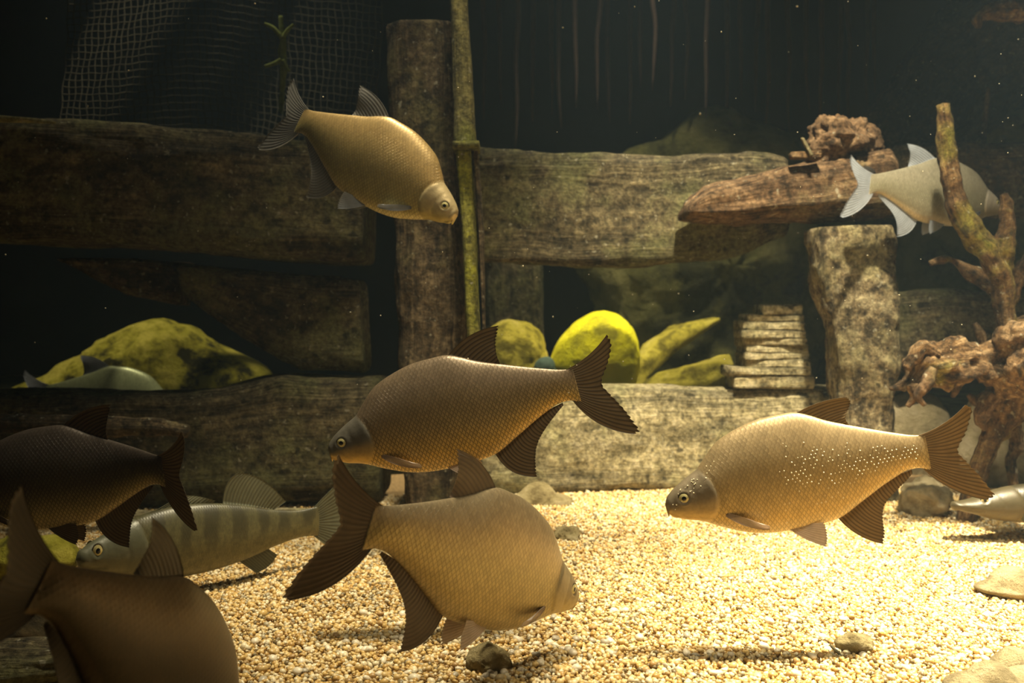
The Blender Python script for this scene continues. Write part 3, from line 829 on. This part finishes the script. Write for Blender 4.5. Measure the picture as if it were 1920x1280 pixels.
def make_fish(name, label, cat, spec, snout, tail, mats, bend=(0, 0), roll=0, group=None, girth=1.0, fat=1.0, tubercles=False):
    body_mat, finm, pair_mat = mats
    us = np.linspace(-0.1, 1.5, 321)
    psi = np.radians(bend[0]) * (1 - sstep(-0.05, 0.55, us)) + np.radians(bend[1]) * sstep(0.5, 1.18, us)
    du = us[1] - us[0]
    cx = np.concatenate([[0], np.cumsum(np.cos((psi[1:] + psi[:-1]) / 2) * du)])
    cy = np.concatenate([[0], np.cumsum(np.sin((psi[1:] + psi[:-1]) / 2) * du)])
    X = lambda u: np.interp(u, us, cx)
    Yc = lambda u: np.interp(u, us, cy)
    p0 = np.array([X(0), Yc(0)]); p1 = np.array([X(1), Yc(1)])
    ch = p1 - p0; cl = np.linalg.norm(ch); ca, sa = ch / cl

    def spine(Pt):
        Pt = np.asarray(Pt, float)
        u, y, w = Pt[..., 0], Pt[..., 1], Pt[..., 2] * girth
        a = np.interp(u, us, psi)
        x2 = X(u) - y * np.sin(a) - p0[0]
        y2 = Yc(u) + y * np.cos(a) - p0[1]
        return np.stack([(x2 * ca + y2 * sa) / cl, (-x2 * sa + y2 * ca) / cl, w / cl], -1)

    snout, tail = np.asarray(snout, float), np.asarray(tail, float)
    SL = np.linalg.norm(tail - snout)
    ax = Vector((tail - snout) / SL)
    up = (Vector((0, 0, 1)) - ax * ax.z).normalized()
    up = Matrix.Rotation(math.radians(roll), 3, ax) @ up
    ay = up.cross(ax)
    M = Matrix.Identity(4)
    for k, vec in enumerate((ax, ay, up)):
        for r in range(3): M[r][k] = vec[r] * SL
    for r in range(3): M[r][3] = snout[r]

    # ---- body
    nU, nP = 190, 84
    t = np.linspace(0, 1, nU)
    u = 0.012 * np.minimum(t / 0.12, 1) ** 2 + np.where(t > 0.12, (t - 0.12) / 0.88, 0) * 0.992
    zt = hermite(spec['top'][:, 0], spec['top'][:, 1], np.clip(u, 0, spec['top'][-1, 0]))
    zb = hermite(spec['bot'][:, 0], spec['bot'][:, 1], np.clip(u, 0, spec['bot'][-1, 0]))
    small = u < 0.006
    wd = np.array(spec['width'])
    W = hermite(wd[:, 0], wd[:, 1], u) * fat
    h, zc = (zt - zb) / 2, (zt + zb) / 2
    ph = np.linspace(0, 2 * math.pi, nP, endpoint=False)
    co, si = np.cos(ph), np.sin(ph)
    sy = np.sign(si) * np.abs(si) ** 0.88 * (1 - 0.12 * np.clip(co, 0, 1) ** 2)
    V = np.empty((nU, nP, 3))
    V[:, :, 0] = u[:, None]
    V[:, :, 1] = W[:, None] * sy[None]
    V[:, :, 2] = zc[:, None] + h[:, None] * co[None]
    # gill cover: raised plate that ends in a step along the headline
    hl = spec['headline']; hz = hl[:, 1]; o_ = np.argsort(hz)
    xb = np.interp(V[:, :, 2], hz[o_], hl[o_, 0])
    dist = V[:, :, 0] - xb
    head = 1 - sstep(-0.004, 0.004, dist)
    plate = sstep(-0.09, -0.01, dist) * (1 - sstep(-0.003, 0.005, dist))
    groove = np.exp(-(dist / 0.007) ** 2)
    pre = np.exp(-((dist + 0.075 + 0.03 * V[:, :, 2]) / 0.006) ** 2)
    lat = np.abs(sy)[None]
    V[:, :, 1] += np.sign(V[:, :, 1]) * lat * (0.0045 * plate - 0.004 * groove - 0.0018 * pre)
    # mouth cleft
    mp = spec['mouth']
    md = np.full(V.shape[:2], 9.0)
    for a, b_ in zip(mp[:-1], mp[1:]):
        ab = b_ - a
        q = V[:, :, [0, 2]] - a
        tt = np.clip((q @ ab) / (ab @ ab), 0, 1)
        md = np.minimum(md, np.linalg.norm(q - tt[..., None] * ab, axis=-1))
    V[:, :, 1] *= 1 - 0.22 * np.exp(-(md / 0.006) ** 2)
    # eye socket rim
    ed = np.hypot(V[:, :, 0] - spec['eye'][0], V[:, :, 2] - spec['eye'][1]) / spec['eye_r']
    V[:, :, 1] *= 1 + 0.05 * np.exp(-((ed - 1.25) / 0.2) ** 2) - 0.12 * np.exp(-(ed / 0.9) ** 4)
    UV = np.stack([V[:, :, 0], V[:, :, 2]], -1).reshape(-1, 2)
    vert = np.repeat(((co + 1) / 2)[None], nU, 0)
    Q = spine(V).reshape(-1, 3)
    faces = flip(grid_faces(nU, nP))
    faces.append(tuple((nU - 1) * nP + j for j in range(nP - 1, -1, -1)))
    me = raw_mesh(name, Q, faces, True, UV, {'vert': vert.ravel(), 'head': head.ravel()})
    fish = link(name, me, body_mat)
    fish.matrix_basis = M
    tag(fish, label, cat, group)

    def side_y(uu, ww):
        i = np.interp(uu, u, np.arange(nU))
        z_, h_, w_ = np.interp(uu, u, zc), np.interp(uu, u, h), np.interp(uu, u, W)
        c_ = np.clip((ww - z_) / h_, -0.99, 0.99)
        return w_ * (1 - c_ * c_) ** 0.44

    # ---- fins
    def fin(nm, base, tips, nr, bow, ysurf=None, mat=finm, wave=0.0, th=0.0022):
        K, Mm = nr * 5 + 1, 15
        s = np.linspace(0, 1, K)
        def along(pts):
            pts = np.asarray(pts, float)
            d = np.concatenate([[0], np.cumsum(np.linalg.norm(np.diff(pts, axis=0), axis=1))]); d /= d[-1]
            return np.stack([hermite(d, pts[:, k], s) for k in range(pts.shape[1])], 1)
        B, T_ = along(base), along(tips)
        rag = 1 - 0.05 * np.abs(np.sin(s * nr * math.pi)) ** 2 * (0.3 + 0.7 * rng.random(K).repeat(1)) * (np.abs(s - 0.5) < 0.48)
        T_ = B + (T_ - B) * rag[:, None]
        tt = np.linspace(0, 1, Mm)
        bo = bow[0] * (1 - s) ** 2 + bow[1] * s ** 2
        dirv = T_ - B
        if B.shape[1] == 2:
            nrm = np.stack([-dirv[:, 1], dirv[:, 0]], 1)
        else:
            nrm = np.stack([-dirv[:, 2], np.zeros(K), dirv[:, 0]], 1)
        nl = np.linalg.norm(nrm, axis=1)[:, None] + 1e-9
        G = B[:, None] + dirv[:, None] * tt[None, :, None] + (nrm / nl)[:, None] * (4 * tt * (1 - tt))[None, :, None] * bo[:, None, None]
        if B.shape[1] == 2:
            G = np.stack([G[..., 0], np.zeros(G.shape[:2]), G[..., 1]], -1)
        G[..., 1] += wave * np.sin(s * 5)[:, None] * tt[None] ** 1.5
        ridge = np.abs(np.cos(s * nr * math.pi)) ** 3
        thk = (th * (0.35 + 0.65 * (1 - tt))[None] * (0.35 + 0.9 * ridge)[:, None])
        a = G.copy(); a[..., 1] += thk
        b2 = G.copy(); b2[..., 1] -= thk
        V2 = spine(np.concatenate([a.reshape(-1, 3), b2.reshape(-1, 3)]))
        n0 = K * Mm
        f1 = grid_faces(K, Mm, False)
        f = [q for q in f1] + [tuple(n0 + i for i in reversed(q)) for q in f1]
        rim = [i * Mm for i in range(K)] + [(K - 1) * Mm + j for j in range(1, Mm)] + [i * Mm + Mm - 1 for i in range(K - 2, -1, -1)] + [j for j in range(Mm - 2, 0, -1)]
        for i, j in zip(rim, rim[1:] + rim[:1]):
            f.append((j, i, n0 + i, n0 + j))
        uv = np.stack([np.repeat(s * nr, Mm), np.tile(tt, K)], 1)
        return link(nm, raw_mesh(nm, V2, f, True, np.vstack([uv, uv])), mat, fish)

    for nm, base, tips, nr, bow in spec['fins']:
        fin(nm, base, tips, nr, bow, wave=0.006)
    pb, ptip, y0, y1, nr = spec['pelvic']
    qb, qt, qn = spec['pectoral']
    for sgn in (-1, 1):
        b3 = np.array([[p[0], sgn * y0, p[1]] for p in pb]); t3 = np.array([[p[0], sgn * y1, p[1]] for p in ptip])
        fin('pelvic_fin', b3, t3, nr, (-0.01, 0), mat=pair_mat, th=0.0018)
        b3 = np.array([[p[0], sgn * (side_y(p[0], p[1]) - 0.002), p[1]] for p in qb])
        t3 = np.array([[p[0], sgn * (side_y(p[0], p[1]) + 0.045), p[1]] for p in qt])
        fin('pectoral_fin', b3, t3, qn, (-0.012, 0.004), mat=pair_mat, th=0.0018)

    # ---- eyes
    er = spec['eye_r']; ex, ez = spec['eye']
    for sgn in (-1, 1):
        ey = side_y(ex, ez)
        tilt = (side_y(ex + er, ez) - side_y(ex - er, ez)) / (2 * er)
        def dome(nm, r, yoff, bulge, mat, par, rin=0.0):
            nr_, ns_ = 12, 36
            Vd = []
            for i in range(nr_):
                rr = rin + (r - rin) * i / (nr_ - 1)
                for j in range(ns_):
                    a = 2 * math.pi * j / ns_
                    dx, dz = rr * math.cos(a), rr * math.sin(a)
                    yy = ey + tilt * dx + yoff + bulge * (1 - (rr / r) ** 2)
                    Vd.append((ex + dx, sgn * yy, ez + dz))
            f = grid_faces(nr_, ns_)
            if rin == 0: f.append(tuple(range(ns_ - 1, -1, -1)))
            if sgn > 0: f = flip(f)
            return link(nm, raw_mesh(nm, spine(np.array(Vd)), f), mat, par)
        e = dome('eye', er, -0.0035, 0.0062, M_iris, fish)
        dome('eye_ring', er * 1.12, -0.0036, 0.0038, M_ring, e, er * 0.86)
        dome('pupil', er * 0.46, 0.0012, 0.0028, M_pupil, e)

    if tubercles:
        Vt, Ft, o2 = [], [], 0
        k = 0
        while k < 430:
            z1 = rng.random()
            if z1 < 0.12:
                uu, ww = rng.uniform(0.02, 0.2), 0
                ww = np.interp(uu, u, zt) - rng.uniform(0.01, 0.06)
            else:
                uu = rng.uniform(0.42, 0.97)
                ww = np.interp(uu, u, zc) + (rng.normal(0.02, 0.16)) * np.interp(uu, u, h) * 2 * (0.5 + 0.3 * (uu < 0.75))
                nu_, nv_ = 116.0, 41.0
                cc = math.floor(uu * nu_)
                ww = (math.floor(ww * nv_) + 0.5 - 0.5 * (cc % 2)) / nv_
                uu = (cc + 0.3) / nu_
            zz, hh = np.interp(uu, u, zc), np.interp(uu, u, h)
            if abs(ww - zz) > 0.86 * hh: continue
            r = rng.uniform(0.0017, 0.0036)
            sgn = -1 if rng.random() < 0.6 else 1
            yy = side_y(uu, ww)
            ring = []
            for (rr, hgt) in ((1, -0.3), (0.75, 0.45), (0.3, 0.75)):
                for j in range(6):
                    a = j * math.pi / 3
                    ring.append((uu + r * rr * math.cos(a), sgn * (yy + r * hgt * 0.8), ww + r * rr * math.sin(a)))
            Vt += ring
            f = grid_faces(3, 6) + [(12, 13, 14, 15, 16, 17)]
            if sgn > 0: f = flip(f)
            Ft += [tuple(i + o2 for i in q) for q in f]
            o2 += 18; k += 1
        tb = link('tubercles', raw_mesh('tubercles', spine(np.array(Vt)), Ft), M_tub, fish)
        tb['kind'] = 'stuff'
    return fish


def glossy(name, col, rough=0.15, metal=0.0, spec=0.6):
    m, nt, b = new_mat(name)
    ob = nt.nodes.new('ShaderNodeTexCoord').outputs['Object']
    n = noise(nt, ob, 60, 3, 0.6)
    c = mixc(nt, n, tuple(x * 0.75 for x in col), tuple(min(1, x * 1.2) for x in col))
    nt.links.new(c, b.inputs['Base Color'])
    b.inputs['Roughness'].default_value = rough
    b.inputs['Metallic'].default_value = metal
    b.inputs['Specular IOR Level'].default_value = spec
    return m


M_iris = glossy('eye_iris', (0.62, 0.55, 0.25), 0.25, 0.3)
M_ring = glossy('eye_rim', (0.05, 0.04, 0.02), 0.4)
M_pupil = glossy('eye_pupil', (0.004, 0.004, 0.005), 0.08)
M_tub = glossy('tubercle', (0.85, 0.75, 0.5), 0.25)

FB_dark = fish_mat('bream_bronze', (0.25, 0.18, 0.11), (0.38, 0.27, 0.115), (0.64, 0.42, 0.11), (0.70, 0.50, 0.20), (0.15, 0.135, 0.105))  # countershading, with some gravel bounce painted into the golden lower flank
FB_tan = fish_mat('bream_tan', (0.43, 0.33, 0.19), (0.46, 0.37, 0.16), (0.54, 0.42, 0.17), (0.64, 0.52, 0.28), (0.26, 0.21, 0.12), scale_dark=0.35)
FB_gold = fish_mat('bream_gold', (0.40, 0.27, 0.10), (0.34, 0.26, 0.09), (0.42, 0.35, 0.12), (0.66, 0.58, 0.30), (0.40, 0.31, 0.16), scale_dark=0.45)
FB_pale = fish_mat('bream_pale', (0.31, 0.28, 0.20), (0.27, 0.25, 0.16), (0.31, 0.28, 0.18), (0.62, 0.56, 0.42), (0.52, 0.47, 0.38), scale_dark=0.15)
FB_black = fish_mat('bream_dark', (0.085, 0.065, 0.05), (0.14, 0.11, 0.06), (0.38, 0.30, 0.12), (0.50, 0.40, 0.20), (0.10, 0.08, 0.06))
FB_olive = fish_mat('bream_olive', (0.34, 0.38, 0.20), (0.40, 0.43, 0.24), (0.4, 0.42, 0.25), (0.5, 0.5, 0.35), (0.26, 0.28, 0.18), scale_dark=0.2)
FB_shaded = fish_mat('bream_brown_shaded', (0.10, 0.06, 0.02), (0.038, 0.025, 0.009), (0.06, 0.042, 0.016), (0.2, 0.14, 0.06), (0.15, 0.1, 0.06), scale_dark=0.12)  # brown skin darkened, flank most, as painted shade outside the lamp cones
FZ = fish_mat('zander_skin', (0.10, 0.09, 0.04), (0.16, 0.145, 0.06), (0.20, 0.18, 0.08), (0.3, 0.27, 0.15), (0.10, 0.10, 0.06), 190, 62, 0.2, 0.06, bars=(0.04, 0.036, 0.018))
FP = fish_mat('pike_skin', (0.05, 0.04, 0.02), (0.10, 0.082, 0.038), (0.15, 0.12, 0.055), (0.22, 0.18, 0.09), (0.075, 0.06, 0.03), 190, 62, 0.2, 0.06, bars=(0.04, 0.033, 0.015))
N_dark = fin_mat('fin_dark', (0.20, 0.14, 0.075), (0.045, 0.032, 0.022), 0.4)
N_tan = fin_mat('fin_tan', (0.24, 0.18, 0.12), (0.15, 0.11, 0.075), 0.35)
N_grey = fin_mat('fin_grey', (0.30, 0.29, 0.27), (0.15, 0.14, 0.12), 0.4)
N_blue = fin_mat('fin_bluish', (0.46, 0.50, 0.56), (0.28, 0.31, 0.36), 0.4)
N_amber = fin_mat('fin_amber', (0.36, 0.25, 0.12), (0.12, 0.08, 0.04), 0.5)
N_pale = fin_mat('fin_pale', (0.80, 0.70, 0.62), (0.58, 0.48, 0.41), 0.4)
N_brown = fin_mat('fin_brown', (0.055, 0.036, 0.016), (0.03, 0.02, 0.01), 0.25)
N_zan = fin_mat('fin_zander', (0.22, 0.22, 0.14), (0.12, 0.12, 0.07), 0.45)

G_b = None
make_fish('bream', 'bronze bream with dark head swimming level before the lemon yellow boulder', 'fish', BREAM,
          at(615, 843, 1.45), at(1080, 722, 1.45), (FB_dark, N_dark, N_pale), bend=(0, 3))
FB_amber = fish_mat('bream_amber', (0.48, 0.35, 0.18), (0.52, 0.38, 0.16), (0.58, 0.41, 0.155), (0.68, 0.53, 0.28), (0.24, 0.19, 0.12), scale_dark=0.4)
BREAM_SWEPT = dict(BREAM)
BREAM_SWEPT['fins'] = [
    ('dorsal_fin', BREAM['fins'][0][1], BREAM['fins'][0][1][-1] + (CR([(992, 68), (1013, 84), (1006, 130), (990, 160), (984, 190), (1002, 218)]) - CR([(1000, 224)])), 11, (0.012, 0.0)),
    ('tail_fin', BREAM['fins'][1][1], CR([(1680, 114), (1716, 128), (1712, 190), (1690, 270), (1652, 370), (1700, 425), (1760, 490), (1815, 560), (1846, 605), (1800, 630)]), 20, (-0.015, -0.02)),
    ('anal_fin', BREAM['fins'][2][1], BREAM['fins'][2][1][0] + (CR([(1224, 860), (1236, 800), (1226, 740), (1228, 660), (1290, 570), (1352, 500), (1374, 472)]) - CR([(972, 715)])), 25, (-0.018, 0.0)),
]
make_fish('bream', 'golden brown bream with white spawning spots over the bright gravel', 'fish', BREAM_SWEPT,
          at(1247, 945, 1.35), at(1738, 848, 1.36), (FB_amber, N_amber, N_pale), bend=(2, -4), tubercles=True)
make_fish('bream', 'tan bream turning away above the fist sized stone', 'fish', BREAM,
          at(1080, 1116, 1.37), at(692, 988, 1.10), (FB_tan, N_tan, N_pale), bend=(-6, -10), fat=0.98)
make_fish('bream', 'golden bream diving past the tall weathered post', 'fish', BREAM,
          at(858, 405, 1.84), at(563, 226, 1.96), (FB_gold, N_grey, N_blue), bend=(0, -14))
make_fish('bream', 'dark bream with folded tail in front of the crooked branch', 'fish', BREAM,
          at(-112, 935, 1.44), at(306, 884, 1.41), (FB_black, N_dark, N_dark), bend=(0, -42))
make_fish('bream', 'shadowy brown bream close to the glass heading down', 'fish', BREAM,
          at(445, 1372, 1.04), at(72, 1098, 0.78), (FB_shaded, N_brown, N_brown), bend=(0, -8), fat=1.15)
make_fish('bream', 'pale bream with bluish fins behind the upright driftwood root', 'fish', BREAM,
          at(1876, 388, 2.38), at(1632, 345, 2.29), (FB_pale, N_blue, N_blue), bend=(8, 6))
make_fish('bream', 'dim olive bream in front of the big mossy boulder', 'fish', BREAM,
          at(338, 758, 2.765), at(86, 738, 2.775), (FB_olive, N_blue, N_blue))
make_fish('zander', 'striped zander resting low on the gravel along the lower beam', 'fish', ZANDER,
          at(142, 1049, 1.55), at(594, 977, 1.85), (FZ, N_zan, N_zan), bend=(4, 0), girth=1.45)
make_fish('pike', 'dim pike with long flat snout resting beside the pale pitted stone', 'fish', PIKE,
          at(1782, 947, 2.02), at(2230, 934, 2.10), (FP, N_zan, N_zan))

# ================================================================ GRAVEL
def ico(sub=0):
    t = (1 + 5 ** .5) / 2
    v = [(-1, t, 0), (1, t, 0), (-1, -t, 0), (1, -t, 0), (0, -1, t), (0, 1, t), (0, -1, -t), (0, 1, -t), (t, 0, -1), (t, 0, 1), (-t, 0, -1), (-t, 0, 1)]
    f = [(0, 11, 5), (0, 5, 1), (0, 1, 7), (0, 7, 10), (0, 10, 11), (1, 5, 9), (5, 11, 4), (11, 10, 2), (10, 7, 6), (7, 1, 8),
         (3, 9, 4), (3, 4, 2), (3, 2, 6), (3, 6, 8), (3, 8, 9), (4, 9, 5), (2, 4, 11), (6, 2, 10), (8, 6, 7), (9, 8, 1)]
    v = [np.array(p) / np.linalg.norm(p) for p in v]
    for _ in range(sub):
        cache, nf = {}, []
        def mid(a, b):
            k = (min(a, b), max(a, b))
            if k not in cache:
                p = v[a] + v[b]; v.append(p / np.linalg.norm(p)); cache[k] = len(v) - 1
            return cache[k]
        for a, b, c in f:
            ab, bc, ca = mid(a, b), mid(b, c), mid(c, a)
            nf += [(a, ab, ca), (b, bc, ab), (c, ca, bc), (ab, bc, ca)]
        f = nf
    return np.array(v), np.array(f)


GR = [(0.0, (0.82, 0.72, 0.50)), (0.20, (0.62, 0.41, 0.14)), (0.38, (0.72, 0.54, 0.25)), (0.55, (0.48, 0.28, 0.08)), (0.68, (0.64, 0.50, 0.28)),
      (0.80, (0.30, 0.18, 0.07)), (0.88, (0.40, 0.36, 0.26)), (0.94, (0.12, 0.095, 0.055))]
def pebble_mat(name, fixed=None):
    m, nt, b = new_mat(name)
    ob = nt.nodes.new('ShaderNodeTexCoord').outputs['Object']
    if fixed is None:
        g = nt.nodes.new('ShaderNodeNewGeometry')
        c = ramp(nt, g.outputs['Random Per Island'], GR, 'CONSTANT')
        n = noise(nt, ob, 300, 2, 0.5)
    else:
        c = fixed
        n = noise(nt, ob, 1.6, 3, 0.6)
    c = mixc(nt, n, c, (0.42, 0.28, 0.10), 'MULTIPLY') if False else mixc(nt, mth(nt, 'MULTIPLY', n, 0.35), c, (0.55, 0.37, 0.11))
    nt.links.new(c, b.inputs['Base Color'])
    b.inputs['Roughness'].default_value = 0.4
    return m


def in_view(x, y, z, mx=360):
    px = 960 + F * x / y
    py = 600 + F * (CAM[2] - z) / y
    return px, py, (px > -mx) & (px < 1920 + mx) & (py < 1280 + 70)


SP = 0.0066
xs_, ys_ = np.meshgrid(np.arange(-1.75, 1.75, SP), np.arange(1.08, 2.62, SP * 0.92))
xs_ = xs_ + rng.uniform(-.42, .42, xs_.shape) * SP
ys_ = ys_ + rng.uniform(-.42, .42, ys_.shape) * SP
xs_, ys_ = xs_.ravel(), ys_.ravel()
px_, py_, ok_ = in_view(xs_, ys_, 0)
xs_, ys_, px_, py_ = xs_[ok_], ys_[ok_], px_[ok_], py_[ok_]
n_ = len(xs_)
size = SP * np.clip(rng.lognormal(-0.62, 0.24, n_), 0.36, 1.0)
zs_ = ground_z(xs_, ys_) + rng.uniform(-0.3, 0.5, n_) * size
# pebbles lie around the timbers, roots and stones, not inside them
free = np.ones(n_, bool)
for o in [o for o in bpy.data.objects if o.type == 'MESH']:
    r = o.parent or o
    if not r.name.startswith(('timber', 'boulder', 'stone', 'driftwood')): continue
    k = len(o.data.vertices)
    co = np.empty(k * 3); o.data.vertices.foreach_get('co', co)
    co = co.reshape(-1, 3) + np.array(r.location)
    lo, hi = co.min(0), co.max(0)
    near = np.where((xs_ > lo[0]) & (xs_ < hi[0]) & (ys_ > lo[1]) & (ys_ < hi[1]) & (zs_ > lo[2]) & (zs_ < hi[2]))[0]
    if len(near) == 0: continue
    bvh = BVHTree.FromPolygons([tuple(p) for p in co], [tuple(p.vertices) for p in o.data.polygons])
    for i in near:
        p = Vector((xs_[i], ys_[i], zs_[i])); hits = 0; q = p
        while hits < 12:
            loc = bvh.ray_cast(q, Vector((0.013, 0.021, 1.0)))[0]
            if loc is None: break
            hits += 1; q = loc + Vector((0, 0, 1e-5))
        if hits % 2 and bvh.find_nearest(p)[3] > 0.5 * size[i]: free[i] = False
xs_, ys_, zs_, px_, py_, size = xs_[free], ys_[free], zs_[free], px_[free], py_[free], size[free]
n_ = len(xs_)
# the 300 that show largest become pebbles of their own
inn = np.where((px_ > 470) & (px_ < 1915) & (py_ > 1150) & (py_ < 1276))[0]
big = inn[np.argsort(-(size[inn] / ys_[inn]))[:300]]
rest = np.setdiff1d(np.arange(n_), big)
iv, if_ = ico(0)
def rand_rot(n):
    q = rng.normal(size=(n, 4)); q /= np.linalg.norm(q, axis=1)[:, None]
    w, x, y, z = q.T
    return np.stack([np.stack([1 - 2 * (y * y + z * z), 2 * (x * y - z * w), 2 * (x * z + y * w)], -1),
                     np.stack([2 * (x * y + z * w), 1 - 2 * (x * x + z * z), 2 * (y * z - x * w)], -1),
                     np.stack([2 * (x * z - y * w), 2 * (y * z + x * w), 1 - 2 * (x * x + y * y)], -1)], -2)
nr_ = len(rest)
shp = iv[None] * rng.uniform(0.72, 1.28, (nr_, 12, 1)) * rng.uniform(0.65, 1.25, (nr_, 1, 3))
PV = np.einsum('nij,nvj->nvi', rand_rot(nr_), shp) * size[rest][:, None, None]
PV[:, :, 0] += xs_[rest][:, None]; PV[:, :, 1] += ys_[rest][:, None]; PV[:, :, 2] += zs_[rest][:, None]
PF = (if_[None] + (np.arange(nr_) * 12)[:, None, None]).reshape(-1, 3)
me = bpy.data.meshes.new('gravel')
me.vertices.add(nr_ * 12); me.vertices.foreach_set('co', PV.reshape(-1))
me.loops.add(len(PF) * 3); me.loops.foreach_set('vertex_index', PF.reshape(-1).astype(np.int32))
me.polygons.add(len(PF)); me.polygons.foreach_set('loop_start', np.arange(0, len(PF) * 3, 3, dtype=np.int32))
me.polygons.foreach_set('use_smooth', np.ones(len(PF), bool))
me.update(calc_edges=True)
gv_ = link('gravel', me, pebble_mat('gravel_mixed'))
tag(gv_, 'bed of small mixed tan and white gravel covering the tank floor', 'gravel', kind='stuff')

kinds = [('white', (0.80, 0.72, 0.56)), ('ochre', (0.62, 0.43, 0.18)), ('brown', (0.40, 0.24, 0.10)), ('grey', (0.38, 0.35, 0.29))]
v1, f1 = ico(1)
protos = []
for nm, col in kinds:
    mt = pebble_mat('pebble_' + nm, col)
    for k in range(3):
        sh = v1 * (1 + 0.22 * fbm(v1 * 1.6 + 9 * k + len(protos), 2))[:, None] * np.array([rng.uniform(.9, 1.3), rng.uniform(.75, 1.1), rng.uniform(.6, .9)])
        pm = raw_mesh('gravel_pebble', sh, f1.tolist())
        pm.materials.append(mt)
        protos.append((nm, pm))
wts = [0.36, 0.34, 0.2, 0.1]
for i in big:
    kk = rng.choice(4, p=wts)
    nm, pm = protos[kk * 3 + rng.integers(3)]
    o = bpy.data.objects.new('gravel_pebble', pm)
    o.location = (xs_[i], ys_[i], zs_[i] + 0.25 * size[i])
    o.rotation_euler = (rng.uniform(-.5, .5), rng.uniform(-.5, .5), rng.uniform(0, 6.28))
    o.scale = (size[i],) * 3
    COL.objects.link(o)
    tag(o, 'single larger %s pebble on the surface of the gravel bed' % nm, 'pebble', 'larger %s pebbles on the gravel bed' % nm)

# ================================================================ PARTICLES DRIFTING IN THE WATER
npt = 260
d_ = rng.uniform(1.0, 2.02, npt)
ppx, ppy = rng.uniform(0, 1920, npt) ** 1.0, rng.uniform(-20, 760, npt)
keep = rng.random(npt) < (0.25 + 0.75 * ppx / 1920)
cen = np.array([at(a, b_, c_) for a, b_, c_ in zip(ppx[keep], ppy[keep], d_[keep])])
rs = rng.uniform(0.00035, 0.0011, len(cen))
PV = (iv[None] * rng.uniform(0.6, 1.4, (len(cen), 1, 3)) * rs[:, None, None] + cen[:, None]).reshape(-1, 3)
PF = (if_[None] + (np.arange(len(cen)) * 12)[:, None, None]).reshape(-1, 3)
po = world_obj('suspended_dust', PV, PF.tolist(), plain_mat('dust_fleck', (0.75, 0.68, 0.5)))
tag(po, 'tiny pale flecks drifting in the dark water', 'flecks', kind='stuff')
